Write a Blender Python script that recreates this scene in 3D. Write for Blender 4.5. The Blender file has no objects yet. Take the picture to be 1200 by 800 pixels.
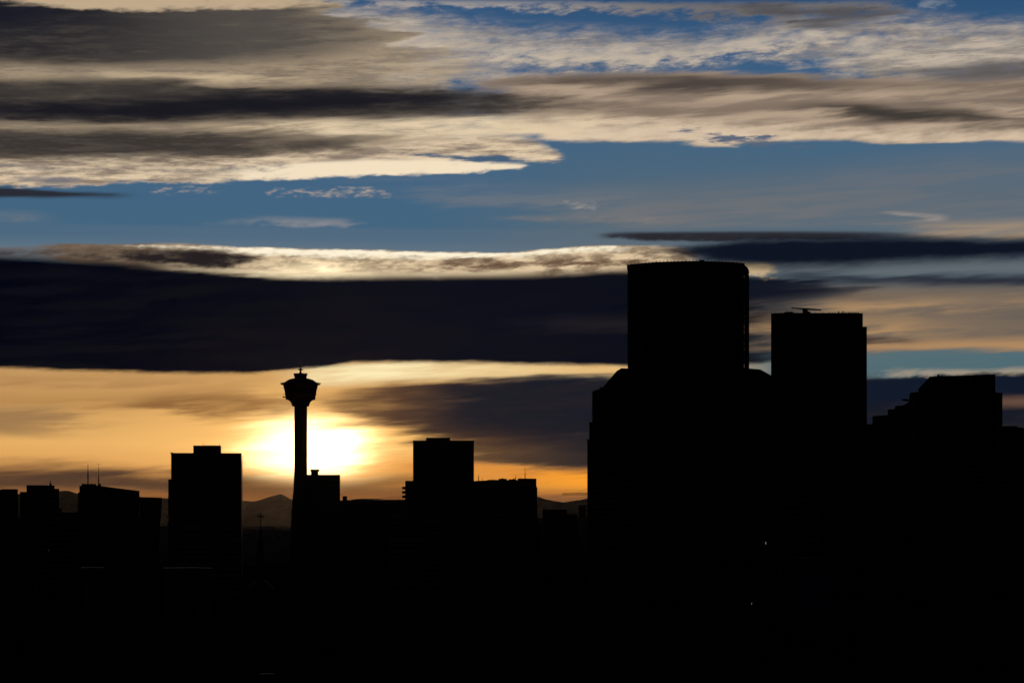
import bpy, bmesh, math, random
from mathutils import Vector, Matrix, noise
random.seed(7)
R = math.radians
S = bpy.context.scene
COL = S.collection

# ------------------------------------------------------------------ camera
F, HOR, CAMZ = 2706.0, 618.0, 40.0          # focal length and horizon of the photograph, in its pixels
cd = bpy.data.cameras.new('camera'); cam = bpy.data.objects.new('camera', cd); COL.objects.link(cam)
cam.location = (0, 0, CAMZ); cam.rotation_euler = (R(90), 0, 0)
cd.sensor_width = 36; cd.lens = 36*F/1200; cd.shift_y = (HOR-400)/1200
cd.clip_start = 1; cd.clip_end = 500000
S.camera = cam
S.view_settings.view_transform = 'Standard'; S.view_settings.look = 'None'
S.view_settings.exposure = 0; S.view_settings.gamma = 1
S.cycles.use_denoising = True
S.cycles.max_bounces = 6; S.cycles.volume_bounces = 0
S.cycles.sample_clamp_indirect = 3

SUN_AZ = math.degrees(math.atan((375-600)/F)); SUN_EL = math.degrees(math.atan((HOR-527)/F))

def lin(c):
    f = lambda v: v/12.92 if v <= .04045 else ((v+.055)/1.055)**2.4
    return tuple(f(v/255) for v in c) + (1,)

def az_of(px): return math.degrees(math.atan((px-600)/F))
def el_of(px, py): return math.degrees(math.atan((HOR-py)/math.hypot(F, px-600)))
def U_(px): return (az_of(px)+15)/30
def V_(px, py): return el_of(px, py)/15
PXV = 1/708.4                                # one photo pixel in V units

# ------------------------------------------------------------------ world: sky and cloud layers by direction
W = bpy.data.worlds.new('World'); S.world = W; W.use_nodes = True
nt = W.node_tree; nt.nodes.clear(); L = nt.links.new
def N(t, **k):
    n = nt.nodes.new(t)
    for a, v in k.items(): setattr(n, a, v)
    return n
def put(sock, v):
    if hasattr(v, 'is_linked') or hasattr(v, 'links'): L(v, sock)
    else: sock.default_value = v
def M(op, a, b=None, c=None, clamp=False):
    n = N('ShaderNodeMath', operation=op, use_clamp=clamp); put(n.inputs[0], a)
    if b is not None: put(n.inputs[1], b)
    if c is not None: put(n.inputs[2], c)
    return n.outputs[0]
def MR(v, a, b, c=0., d=1., kind='SMOOTHSTEP'):
    n = N('ShaderNodeMapRange', interpolation_type=kind); n.clamp = False
    for i, x in enumerate((v, a, b, c, d)): put(n.inputs[i], x)
    return n.outputs[0]
def MIXC(f, a, b):
    n = N('ShaderNodeMix', data_type='RGBA'); put(n.inputs[0], f); put(n.inputs[6], a); put(n.inputs[7], b); return n.outputs[2]
def ADDC(f, a, b, op='ADD'):
    n = N('ShaderNodeMix', data_type='RGBA', blend_type=op); put(n.inputs[0], f); put(n.inputs[6], a); put(n.inputs[7], b); return n.outputs[2]
def VEC(x, y, z):
    n = N('ShaderNodeCombineXYZ'); put(n.inputs[0], x); put(n.inputs[1], y); put(n.inputs[2], z); return n.outputs[0]
def NOISE(v, scale, detail=6, rough=.55, dist=0.):
    n = N('ShaderNodeTexNoise', noise_dimensions='2D'); put(n.inputs['Vector'], v)
    n.inputs['Scale'].default_value = scale; n.inputs['Detail'].default_value = detail
    n.inputs['Roughness'].default_value = rough; n.inputs['Distortion'].default_value = dist
    return n.outputs['Fac']

tc = N('ShaderNodeTexCoord'); sp = N('ShaderNodeSeparateXYZ'); L(tc.outputs['Generated'], sp.inputs[0])
dx, dy, dz = sp.outputs
azr = M('ARCTAN2', dx, dy); AZ = M('MULTIPLY', azr, 180/math.pi)
EL = M('MULTIPLY', M('ARCSINE', dz), 180/math.pi)
U = M('MULTIPLY_ADD', AZ, 1/30, .5); V = M('MULTIPLY', EL, 1/15)
# cloud textures, in degrees, stretched along the horizon as a cloud deck seen edge-on is
ELs = M('MULTIPLY_ADD', AZ, -.06, EL)
nz_soft = NOISE(VEC(M('MULTIPLY', AZ, .3), M('MULTIPLY', EL, 1.3), 0.), 1.0, 3, .5)               # broad soft swells
nz_fluf = NOISE(VEC(M('MULTIPLY_ADD', AZ, 1.25, 40.), M('MULTIPLY', ELs, 4.6), 0.), 1., 7, .65, .12)     # torn, puffy edges
nz_strk = NOISE(VEC(M('MULTIPLY_ADD', AZ, .38, 90.), M('MULTIPLY', ELs, 3.9), 0.), 1., 5, .55, .1)      # long streaks
nz_fine = NOISE(VEC(M('MULTIPLY_ADD', AZ, 3.2, 70.), M('MULTIPLY', ELs, 11.), 0.), 1., 4, .6, .12)      # fine feathering
nz_rag = NOISE(VEC(M('MULTIPLY_ADD', AZ, .62, 150.), M('MULTIPLY', M('MULTIPLY_ADD', AZ, -.03, EL), 5.2), 0.), 1., 8, .7, .1)  # combed, feathered streaks
WARP = {'rag': M('SUBTRACT', nz_rag, .5), 'soft': M('SUBTRACT', nz_soft, .5), 'fluf': M('SUBTRACT', nz_fluf, .5), 'strk': M('SUBTRACT', nz_strk, .5), 'fine': M('SUBTRACT', nz_fine, .5)}
TEX = {'rag': MR(nz_rag, .34, .66), 'soft': MR(nz_soft, .35, .65), 'fluf': MR(nz_fluf, .36, .62), 'strk': MR(nz_strk, .36, .64), 'fine': MR(nz_fine, .34, .66)}
def ramp_el(stops):
    n = N('ShaderNodeValToRGB'); L(V, n.inputs[0]); r = n.color_ramp
    while len(r.elements) > 1: r.elements.remove(r.elements[-1])
    for i, (py, c) in enumerate(stops):
        p = max(0, min(1, V_(600, py)))
        e = r.elements[0] if i == 0 else r.elements.new(p)
        e.position = p; e.color = lin(c)
    return n.outputs[0]

# clear sky behind everything
left = ramp_el([(618, (60, 44, 34)), (590, (150, 92, 50)), (560, (205, 142, 78)), (520, (220, 168, 98)), (470, (192, 147, 90)), (440, (186, 144, 92)), (330, (110, 128, 138)), (280, (64, 100, 126)), (200, (60, 98, 130)), (60, (54, 92, 132)), (0, (46, 84, 122))])
right = ramp_el([(618, (40, 36, 40)), (585, (74, 58, 54)), (545, (70, 62, 62)), (500, (46, 52, 66)), (437, (74, 104, 114)), (412, (78, 106, 116)), (300, (86, 104, 118)), (240, (80, 102, 118)), (180, (68, 100, 126)), (60, (52, 90, 128)), (0, (42, 78, 116))])
clear = MIXC(MR(U, U_(480), U_(760)), left, right)
sky = N('ShaderNodeTexSky', sky_type='NISHITA'); sky.sun_disc = False
sky.sun_elevation = R(SUN_EL); sky.sun_rotation = R(SUN_AZ)
sky.air_density = 1; sky.dust_density = 1; sky.ozone_density = 2
L(tc.outputs['Generated'], sky.inputs[0])
nish = ADDC(1., sky.outputs[0], (.0008, .0008, .0008, 1), 'MULTIPLY')
acc = ADDC(1., clear, nish)
clear_up = acc

def curve3(u, tops, bots, ops):
    n = N('ShaderNodeRGBCurve'); m = n.mapping; m.use_clip = False; m.extend = 'HORIZONTAL'
    vals = ([(U_(x), V_(x, y)) for x, y in tops], [(U_(x), V_(x, y)) for x, y in bots], [(U_(x), o) for x, o in ops])
    for ch, pts in zip(m.curves, vals):
        pts = [(min(1, max(0, x)), y) for x, y in pts]
        if pts[0][0] > 1e-4: pts.insert(0, (0., pts[0][1]))
        if pts[-1][0] < .9999: pts.append((1., pts[-1][1]))
        while len(ch.points) > 2: ch.points.remove(ch.points[-1])
        for i, (x, y) in enumerate(pts):
            p = ch.points[i] if i < 2 else ch.points.new(x, y)
            p.location = (x, y)
        for p in ch.points: p.handle_type = 'AUTO_CLAMPED'
    m.update()
    c = N('ShaderNodeCombineColor')
    for i in range(3): L(u, c.inputs[i])
    L(c.outputs[0], n.inputs[1])
    s = N('ShaderNodeSeparateColor'); L(n.outputs[0], s.inputs[0]); return s.outputs

GREY = 0.
def tone(c):
    g = .3*c[0]+.59*c[1]+.11*c[2]
    w = (1-.1*GREY, 1-.14*GREY, 1-.08*GREY)             # greyer and a touch rosier higher up
    return lin(tuple((v+(g-v)*GREY)*k for v, k in zip(c, w)))

def band(tops, bots, ops, c, st=6, sb=6, warp='fluf', amp=14, tex=None, k=0., c2=None, cx=(0, 1200), ct=None, ctex='strk', ck=1., den=None, dn=.9, edge=(.25, .8), ux=25):
    """one cloud layer: top and bottom edge and opacity along the horizon, torn by noise, laid over what is behind it"""
    global acc
    if not isinstance(ops, list): ops = [(0, ops), (1200, ops)]
    dep = M('MULTIPLY', acc, 1e-8)           # nothing to see: makes the renderer work through the layers one after another
    u = M('ADD', U, dep)
    uw = M('MULTIPLY_ADD', WARP['strk'], ux*.00065, u) if ux else u
    t, b, o = curve3(uw, tops, bots, ops)
    v = M('MULTIPLY_ADD', WARP[warp], M('ADD', dep, amp*PXV), V)
    a1 = MR(M('SUBTRACT', v, b), -sb*PXV, sb*PXV)
    a2 = MR(M('SUBTRACT', t, v), -st*PXV, st*PXV)
    a = M('MULTIPLY', M('MULTIPLY', a1, a2), o)
    if den: a = MR(M('MULTIPLY_ADD', WARP[den], MR(a, 0., .35, 0., dn), a), edge[0], edge[1])
    if tex: a = M('MULTIPLY', a, M('MULTIPLY_ADD', TEX[tex], M('ADD', dep, k), 1-k))
    col = tone(c)
    if c2: col = MIXC(MR(u, U_(cx[0]), U_(cx[1])), col, tone(c2))
    if ct: col = MIXC(M('MULTIPLY', TEX[ctex], M('ADD', dep, ck)), col, tone(ct))
    acc = MIXC(a, acc, col)

def glow(px, py, rx, ry, col, s, p=2.0, wamp=0., skew=0.):
    """light of the low sun spread in the air and thin cloud around it"""
    global acc
    ax, ey = az_of(px), el_of(px, py)
    gx = M('MULTIPLY', M('SUBTRACT', AZ, ax), 1/(rx*.02117)); gy = M('MULTIPLY', M('SUBTRACT', EL, ey), 1/(ry*.02117))
    d = M('SQRT', M('ADD', M('MULTIPLY', gx, gx), M('MULTIPLY', gy, gy)))
    if wamp: d = M('MAXIMUM', M('MULTIPLY_ADD', WARP['strk'], wamp, d), 0.)
    g = M('EXPONENT', M('MULTIPLY', M('POWER', d, p), -1.))
    acc = ADDC(g, acc, tuple(c*s for c in lin(col)[:3])+(1,))

# ---- lowest: brown and gold streaks round the sun
glow(372, 527, 330, 150, (255, 190, 100), .16, 1.4)
glow(368, 528, 118, 56, (255, 196, 104), .5, 1.7, .5)
band([(0, 462), (140, 462), (250, 458), (340, 464)], [(0, 478), (140, 478), (250, 488), (340, 484)], [(0, .35), (150, .5), (250, .85), (330, .8), (350, .5), (400, 0)], (122, 80, 44), 9, 10, 'strk', 30, ux=160, tex='strk', k=.3)
band([(0, 480)], [(0, 508)], [(0, .7), (60, .6), (160, 0)], (126, 98, 70), 10, 10, 'strk', 26, ux=200)
band([(0, 438)], [(0, 454)], [(0, .6), (280, .45), (330, 0)], (160, 116, 72), 10, 10, 'strk', 26, tex='strk', k=.6, ux=150)
# ---- bright strip under the big dark deck
band([(330, 424)], [(330, 452), (480, 445), (700, 442)], [(300, 0), (370, .8), (430, .95), (735, .95), (960, 0)], (255, 238, 186), 6, 6, 'strk', 12, c2=(232, 188, 122), cx=(420, 720), ct=(226, 188, 130), ctex='strk', ck=.6)
# ---- brown-grey cloud right of the sun
band([(380, 460), (410, 454), (450, 449), (550, 446), (640, 443), (735, 441), (900, 440)], [(370, 480), (410, 490), (450, 500), (500, 513), (560, 521), (690, 525), (900, 520)],
     [(340, 0), (370, .3), (410, .6), (450, .8), (490, .94), (560, 1), (900, 1)], (104, 70, 46), 7, 16, 'strk', 24, c2=(20, 25, 36), cx=(385, 560), ct=(60, 47, 42), ctex='strk', ck=.18, ux=60, den='strk', dn=.5, edge=(.0, 1.))
band([(440, 500), (690, 512)], [(440, 530), (560, 541), (690, 552), (900, 552)], [(400, 0), (500, .45), (560, .9), (900, .95)], (72, 50, 38), 14, 11, 'strk', 18, c2=(38, 34, 38), cx=(520, 690), ux=200)
# ---- orange strip above the hills on the right
band([(400, 534), (555, 541), (690, 552)], [(400, 578), (560, 574), (690, 577)], [(380, 0), (470, .45), (560, .95), (690, 1), (780, .6), (900, 0)], (222, 144, 60), 7, 10, 'strk', 14, c2=(250, 160, 48), cx=(570, 690), ct=(196, 116, 44), ctex='strk', ck=.45, ux=100)
# ---- brown bank low over the horizon
band([(0, 544), (120, 546), (200, 552), (290, 556), (400, 560), (480, 558), (560, 577)], [(0, 576), (200, 578), (300, 586), (480, 592)], [(0, .95), (120, .95), (330, .92), (440, .85), (520, .4), (640, 0)], (62, 46, 40), 13, 10, 'strk', 20, c2=(84, 48, 24), cx=(150, 320), ct=(96, 66, 44), ctex='strk', ck=.5, ux=120)
band([(0, 576)], [(0, 660)], [(0, .85), (250, .8), (420, .8), (640, .6), (700, .5)], (112, 66, 34), 6, 8, 'strk', 9, c2=(66, 50, 48), cx=(420, 650), ct=(160, 96, 44), ctex='strk', ck=.5)
# ---- sun's white heart
glow(356, 524, 62, 31, (255, 232, 176), 2.4, 3., .8)
glow(394, 529, 40, 25, (255, 230, 170), 1.8, 2.4, 1.3)
# ---- the big dark deck, with its bright torn top
band([(0, 289), (60, 286), (140, 287), (200, 286), (280, 289), (400, 294), (500, 295), (600, 296), (640, 292), (735, 288), (790, 288), (860, 296)], [(0, 304), (140, 314), (280, 326), (370, 330), (640, 328), (735, 322), (860, 330)],
     [(0, .45), (60, .7), (150, 1.1), (735, 1.1), (800, .9), (860, 0)], (118, 100, 84), 4, 6, 'strk', 8, c2=(226, 200, 162), cx=(60, 400), ct=(104, 84, 68), ctex='fluf', ck=.75, den='fluf', dn=.8, edge=(.1, .9))
band([(150, 286.5), (280, 289), (400, 294), (500, 295), (600, 296), (640, 292), (735, 288)], [(150, 292), (280, 297), (400, 302), (600, 302), (640, 298), (735, 294)], [(60, 0), (180, .5), (260, .6), (330, 1), (700, .85), (780, 0)], (255, 242, 214), 2.5, 6, 'strk', 8, den='fine', dn=1.2, edge=(.1, 1.))
band([(150, 306), (280, 315), (370, 320), (480, 318), (640, 315)], [(150, 316), (280, 326), (370, 330), (480, 328), (640, 326)], [(100, 0), (240, .8), (370, 1), (460, .6), (600, .5), (700, 0)], (255, 232, 190), 6, 5, 'strk', 8, den='fluf', dn=.9, edge=(.1, 1.))
glow(372, 316, 50, 9, (255, 236, 190), .6, 2., .5)
band([(0, 292), (110, 291), (180, 291), (260, 293), (340, 301)], [(0, 299), (110, 304), (180, 309), (250, 314), (340, 311)], [(0, .55), (100, .6), (170, .8), (230, 1), (290, .75), (390, 0)], (36, 31, 33), 6, 6, 'fluf', 9, ux=90, den='fluf', dn=1., edge=(.0, 1.05))
band([(480, 305), (735, 302)], [(480, 317), (735, 312)], [(430, 0), (560, .75), (735, .85), (800, 0)], (104, 80, 62), 6, 6, 'strk', 26, den='fluf', dn=1.4, edge=(.1, 1.))
band([(0, 299), (60, 303), (130, 307), (200, 313), (280, 319), (340, 324), (480, 323), (640, 321), (735, 316), (800, 318), (880, 326), (960, 338)],
     [(0, 430), (100, 434), (200, 437), (280, 437), (330, 433), (400, 428), (440, 424), (500, 424), (735, 428), (880, 426), (960, 410)],
     [(0, 1), (820, 1), (900, .8), (960, .45), (1060, 0)], (2, 5, 17), 7, 3.5, 'fluf', 5, c2=(8, 12, 25), cx=(80, 640), ct=(15, 16, 22), ctex='strk', ck=.5, ux=150)
band([(620, 372)], [(620, 388)], [(560, 0), (680, .28), (740, .3), (820, 0)], (52, 44, 46), 8, 8, 'strk', 14, ux=150)
# ---- right of the towers: slate, tan and teal streaks
band([(860, 334), (1200, 330)], [(860, 412), (1016, 413), (1200, 409)], [(820, 0), (890, .45), (960, .75), (1020, .97), (1300, .97)], (66, 57, 54), 12, 5, 'strk', 18, c2=(104, 95, 87), cx=(880, 1060), ct=(144, 117, 90), ctex='strk', ck=.35, ux=260)
band([(1000, 352), (1100, 349)], [(1000, 364), (1200, 362)], [(900, 0), (1020, .7), (1090, .6), (1200, .3)], (188, 150, 106), 8, 8, 'strk', 26, ux=200, tex='strk', k=.5)
band([(960, 371), (1100, 374)], [(960, 388), (1100, 392)], [(790, 0), (885, .35), (960, .5), (1020, .85), (1080, .5), (1160, .1), (1200, 0)], (182, 144, 100), 8, 8, 'strk', 34, ux=200, tex='strk', k=.5)
band([(1000, 399), (1200, 396)], [(1000, 412), (1200, 409)], [(860, 0), (1000, .7), (1200, .8)], (184, 142, 98), 7, 4, 'strk', 12, ux=150)
band([(980, 394), (1080, 397)], [(980, 402), (1080, 402)], [(930, 0), (1010, .9), (1050, .8), (1120, 0)], (66, 56, 52), 4, 4, 'strk', 12, ux=150)
band([(878, 324), (1010, 330)], [(878, 354), (1010, 344)], [(780, 0), (860, 1), (940, .95), (1000, .5), (1050, 0)], (16, 21, 34), 6, 10, 'strk', 18, ux=200)
band([(900, 304), (1200, 303)], [(900, 322), (1200, 322)], [(870, 0), (950, .6), (1200, .7)], (98, 104, 108), 5, 5, 'strk', 16, ux=100)
band([(900, 317), (960, 320), (1200, 322)], [(900, 326), (960, 330), (1200, 334)], [(860, 0), (950, .8), (1200, .95)], (38, 42, 54), 5, 6, 'strk', 12, ux=100)
band([(850, 307)], [(850, 326)], [(790, 0), (840, .9), (880, .95), (900, .8), (940, 0)], (204, 178, 138), 6, 6, 'fluf', 10, den='fluf', dn=1.6, edge=(.1, .95))
band([(1000, 429), (1160, 432), (1200, 429)], [(1000, 442), (1200, 443)], [(990, .1), (1060, .55), (1200, .75)], (158, 146, 128), 5, 5, 'fluf', 10, den='fluf', dn=1.6, edge=(.1, 1.))
band([(980, 450), (1020, 447), (1060, 443), (1165, 438), (1240, 438)], [(980, 474), (1200, 466)], [(600, 0), (878, 0), (960, .95), (1000, 1), (1300, 1)], (17, 25, 41), 3.5, 8, 'fluf', 9)
band([(1100, 466)], [(1100, 477)], [(1060, 0), (1175, .8), (1300, .9)], (108, 80, 66), 6, 6, 'strk', 10, ux=150)
# ---- thin dark bars over the towers
band([(1000, 263), (1200, 258)], [(1000, 280), (1200, 280)], [(980, 0), (1090, .6), (1200, .8)], (172, 146, 116), 7, 5, 'strk', 14, ux=150, tex='strk', k=.4)
band([(660, 273), (760, 272), (1000, 271), (1200, 276)], [(660, 278), (760, 282), (1000, 282), (1200, 284)], [(660, 0), (710, .65), (760, .95), (900, .9), (1000, .75), (1200, .35)], (42, 41, 48), 4, 4, 'fluf', 6, den='fluf', dn=.9, edge=(.05, .95))
band([(780, 291), (830, 286), (880, 280), (1000, 278), (1200, 280)], [(780, 299), (830, 308), (880, 313), (960, 313), (1040, 309), (1200, 303)], [(730, 0), (790, .8), (850, 1), (1300, 1)], (13, 20, 34), 7, 10, 'fluf', 7, ux=100)

bg_low = N('ShaderNodeBackground'); L(acc, bg_low.inputs[0])
acc = clear_up; GREY = .2
# ---- thin veils in the blue
band([(680, 230), (900, 214), (1200, 176)], [(680, 262), (900, 264), (1200, 266)], [(600, 0), (760, .6), (950, .55), (1200, .4)], (126, 120, 116), 26, 14, 'strk', 34, tex='strk', k=.5, ux=200)
band([(400, 200), (700, 222)], [(400, 225), (700, 250)], [(340, 0), (520, .35), (660, .5), (840, 0)], (124, 126, 128), 12, 12, 'strk', 30, tex='strk', k=.7, ux=200)
band([(560, 253), (800, 254)], [(560, 259), (800, 261)], [(550, 0), (640, .5), (780, .6), (860, 0)], (140, 128, 116), 3, 3, 'strk', 6, tex='fluf', k=.6, ux=120)
band([(200, 250), (440, 256)], [(200, 266), (400, 268)], [(150, 0), (280, .5), (350, .9), (400, .6), (470, 0)], (156, 152, 150), 7, 6, 'fluf', 12, den='fluf', dn=1.3, edge=(.15, 1.6), ux=120)
band([(0, 248)], [(0, 262)], [(0, .5), (30, .45), (90, 0)], (120, 128, 134), 6, 6, 'fluf', 10, tex='fluf', k=.5)
band([(1000, 246), (1130, 250)], [(1000, 255), (1130, 259)], [(1010, 0), (1050, .8), (1100, .7), (1150, 0)], (190, 172, 150), 4, 4, 'strk', 8, den='strk', dn=2., edge=(.15, 1.7), ux=60)
band([(1000, 263), (1200, 258)], [(1000, 280), (1200, 280)], [(980, 0), (1090, .6), (1200, .8)], (172, 146, 116), 7, 5, 'strk', 14, ux=150, tex='strk', k=.4)
# ---- small puffs
band([(183, 217), (253, 218), (344, 220), (433, 219), (470, 224)], [(183, 228), (253, 230), (344, 231), (433, 233), (470, 232)], [(160, 0), (190, .5), (255, .5), (265, .1), (300, .1), (310, .5), (435, .66), (460, .3), (485, 0)], (196, 174, 152), 6, 5, 'fluf', 5, den='fine', dn=2.2, edge=(.3, 1.5))
band([(640, 236)], [(640, 247)], [(650, 0), (668, .75), (690, .75), (710, 0)], (176, 160, 144), 5, 5, 'fluf', 4, den='fine', dn=1.8, edge=(.3, 1.7))
band([(0, 220), (120, 226)], [(0, 232), (120, 231)], [(0, .95), (60, .95), (110, .8), (150, .35), (200, 0)], (40, 39, 46), 3, 3, 'strk', 8, ux=100)
# ---- upper field: cream cloud with blue holes (middle and right)
band([(340, 6), (480, 10), (560, 24), (700, 36), (800, 38), (880, 24), (960, 16), (1060, 18), (1200, 26)], [(340, 112), (560, 102), (640, 88), (750, 84), (800, 80), (900, 72), (980, 88), (1060, 94), (1200, 100)],
     [(280, 0), (400, 1), (520, .8), (600, .7), (700, .8), (800, .72), (860, .62), (960, .8), (1200, .9)], (196, 180, 156), 20, 14, 'fluf', 16, ct=(134, 124, 116), ctex='rag', ck=.8, den='fluf', dn=1.7, edge=(.02, 1.3), ux=120)
band([(560, 50), (700, 56), (820, 52), (940, 34), (1060, 26)], [(560, 72), (700, 78), (820, 72), (940, 56), (1060, 50)], [(480, 0), (600, .8), (800, .85), (960, .6), (1080, 0)], (204, 188, 162), 14, 10, 'fluf', 22, den='fluf', dn=1.6, edge=(.05, 1.25), ux=120)
band([(400, 26), (560, 34)], [(400, 100), (560, 96)], [(330, 0), (430, .7), (520, .6), (640, 0)], (216, 196, 164), 16, 10, 'fluf', 22, den='rag', dn=2., edge=(.15, 1.2), ux=160)
band([(380, -2), (1200, -6)], [(380, 4), (540, 8), (620, 10), (760, 16), (880, 22), (1000, 18), (1080, 6)], [(330, .4), (420, .9), (1000, .85), (1070, .4), (1120, 0)], (176, 166, 154), 6, 10, 'fluf', 20, c2=(118, 114, 112), cx=(560, 820), den='fluf', dn=1.6, edge=(.1, 1.05), ux=100)
band([(860, 4), (1000, 6)], [(860, 20), (1000, 30)], [(800, 0), (890, .8), (980, .8), (1080, 0)], (80, 78, 80), 10, 10, 'strk', 24, den='fluf', dn=.9, edge=(.0, 1.05), ux=150)
band([(1070, 0)], [(1070, 11)], [(1065, 0), (1085, .7), (1108, .7), (1130, 0)], (140, 150, 160), 5, 5, 'fluf', 8, den='fluf', dn=2., edge=(.2, 1.3))
band([(1000, 56), (1200, 46)], [(1000, 84), (1200, 80)], [(930, 0), (1060, .85), (1200, .95)], (202, 186, 160), 12, 10, 'fluf', 22, den='fluf', dn=1.2, edge=(.0, 1.15), ct=(150, 140, 128), ctex='rag', ux=150)
band([(1040, 80), (1200, 72)], [(1060, 97), (1200, 97)], [(940, 0), (1090, .8), (1200, .85)], (96, 92, 92), 9, 9, 'strk', 18, den='fluf', dn=.8, edge=(.05, 1.), ux=150)
# ---- tan deck across the right half
band([(520, 90), (640, 87), (800, 85), (1000, 91), (1200, 91)], [(520, 150), (640, 160), (700, 164), (800, 166), (870, 170), (910, 164), (1200, 166)], [(480, 0), (620, .9), (700, 1), (1300, 1)],
     (186, 160, 130), 9, 4, 'strk', 6, ct=(126, 108, 92), ctex='strk', ck=.75, den='fluf', dn=.45, edge=(.05, .9), ux=150)
band([(600, 138), (1200, 151)], [(600, 162), (700, 165), (800, 167), (870, 171), (910, 164.5), (1200, 166.5)], [(540, 0), (680, .85), (900, .8), (1200, .7)], (228, 202, 164), 12, 4, 'strk', 6, den='fluf', dn=1., edge=(.0, 1.1), ux=150)
band([(740, 148), (940, 160)], [(740, 160), (960, 174)], [(720, 0), (800, .6), (920, .65), (980, 0)], (92, 106, 128), 5, 5, 'fluf', 24, den='rag', dn=3., edge=(.4, 1.), ux=100)
band([(560, 92), (700, 88), (900, 90), (1200, 96)], [(560, 102), (700, 104), (900, 108), (1200, 106)], [(520, 0), (700, .7), (830, .9), (940, .75), (1040, .5), (1200, .4)], (66, 58, 55), 6, 8, 'strk', 10, ux=200)
band([(640, 122), (900, 122)], [(640, 134), (900, 130)], [(560, .3), (640, .5), (900, .5), (1000, 0)], (122, 104, 86), 7, 7, 'strk', 16, ux=200)
band([(900, 118), (1020, 121), (1150, 132), (1200, 141)], [(900, 126), (1020, 137), (1150, 147), (1200, 151)], [(860, 0), (960, .55), (1020, .95), (1140, .9), (1200, .6)], (58, 53, 49), 7, 8, 'strk', 14, ux=120)
band([(1080, 117), (1200, 114)], [(1080, 122), (1200, 125)], [(1000, 0), (1100, .6), (1200, .75)], (90, 80, 74), 5, 6, 'strk', 10, ux=120)
# ---- bright lower deck on the left, running out in two points
band([(0, 178), (200, 178), (400, 160), (560, 156), (620, 163), (665, 176)], [(0, 218), (118, 216), (135, 213), (250, 214), (330, 208), (480, 198), (560, 190), (600, 188), (665, 191)],
     [(0, 1), (560, 1), (620, .95), (650, .6), (680, 0)], (236, 208, 164), 10, 6, 'fluf', 7, ct=(138, 120, 102), ctex='rag', ck=.95, den='fluf', dn=1.1, edge=(.1, .95))
band([(150, 200), (320, 192), (440, 187), (520, 187), (630, 192)], [(150, 215), (320, 210), (440, 206), (520, 203.5), (580, 200.5), (630, 198)], [(100, 0), (260, .5), (380, 1), (585, 1), (612, .7), (636, 0)], (252, 230, 188), 5, 4, 'fluf', 6, den='fluf', dn=1., edge=(.1, 1.))
band([(440, 177), (560, 181), (640, 187)], [(440, 184), (560, 188), (640, 192)], [(400, 0), (490, .65), (570, .95), (600, .8), (660, 0)], (66, 98, 130), 4, 4, 'strk', 12, den='rag', dn=2., edge=(.25, .9))
band([(0, 189), (240, 195), (300, 191)], [(0, 201), (240, 206), (300, 201)], [(0, .6), (60, .65), (120, .45), (200, .65), (330, .45), (420, 0)], (112, 108, 108), 5, 5, 'strk', 14, den='fluf', dn=2., edge=(.2, 1.1), ux=120)
band([(0, 205)], [(0, 214)], [(0, 0), (20, .5), (60, .8), (110, 0)], (120, 118, 122), 4, 4, 'strk', 8, den='fluf', dn=1.4, edge=(.1, 1.))
# ---- left: dark lens clouds with light bands between
band([(0, -30), (280, -30), (420, 24), (540, 60)], [(0, 184), (300, 182), (480, 170), (640, 150)], [(0, 1), (300, 1), (420, .85), (520, .5), (680, 0)], (134, 118, 96), 8, 12, 'strk', 16, ct=(196, 170, 130), ctex='rag', ck=.6, den='fluf', dn=.6, edge=(.05, .95), ux=160)
band([(200, 132), (700, 136)], [(200, 154), (700, 160)], [(180, 0), (320, .5), (420, .8), (500, .85), (680, .6), (780, 0)], (236, 210, 164), 9, 9, 'strk', 18, den='rag', dn=1.6, edge=(.05, 1.1), ux=160)
band([(100, 82), (300, 86)], [(100, 92), (300, 95)], [(40, 0), (120, .6), (260, .8), (340, .3), (400, 0)], (206, 180, 138), 5, 4, 'strk', 10, den='rag', dn=1.4, edge=(.1, 1.1), ux=120)
band([(0, 152), (150, 152), (330, 156)], [(0, 183), (150, 185), (330, 183), (460, 178)], [(0, 1), (240, .97), (310, .8), (400, .6), (500, 0)], (46, 42, 41), 10, 10, 'strk', 18, den='rag', dn=1.7, edge=(.05, 1.), ct=(92, 82, 72), ctex='rag', ck=.6, ux=160)
band([(0, 93), (180, 93), (300, 103), (420, 103), (560, 105), (700, 114)], [(0, 141), (140, 143), (300, 141), (420, 139), (560, 137), (700, 134)], [(0, 1), (400, 1), (560, .9), (640, .55), (720, .3), (840, 0)], (72, 65, 58), 9, 9, 'strk', 14, den='rag', dn=1., edge=(.0, 1.), ct=(54, 50, 48), ctex='rag', ck=.7, ux=160)
band([(0, 116), (180, 116), (300, 107), (480, 106)], [(0, 138), (180, 141), (300, 135), (480, 127), (620, 123)], [(0, .6), (60, .9), (240, .95), (420, .85), (540, .6), (660, 0)], (25, 25, 34), 12, 10, 'strk', 18, den='rag', dn=.7, edge=(.0, 1.), ux=160)
band([(0, 2), (90, 6), (260, 8), (400, 14), (480, 24)], [(0, 76), (150, 78), (300, 72), (400, 66), (480, 60)], [(0, 1), (200, 1), (320, .88), (400, .6), (460, .3), (520, 0)], (30, 31, 38), 5, 18, 'strk', 22, c2=(86, 80, 73), cx=(40, 360), ct=(84, 78, 70), ctex='rag', ck=.5, den='rag', dn=1.1, edge=(.05, 1.), ux=160)
band([(0, 2), (90, 9)], [(0, 34), (90, 28)], [(0, .95), (30, .85), (140, .4), (260, 0)], (24, 27, 40), 4, 14, 'strk', 14, ux=120)
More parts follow.
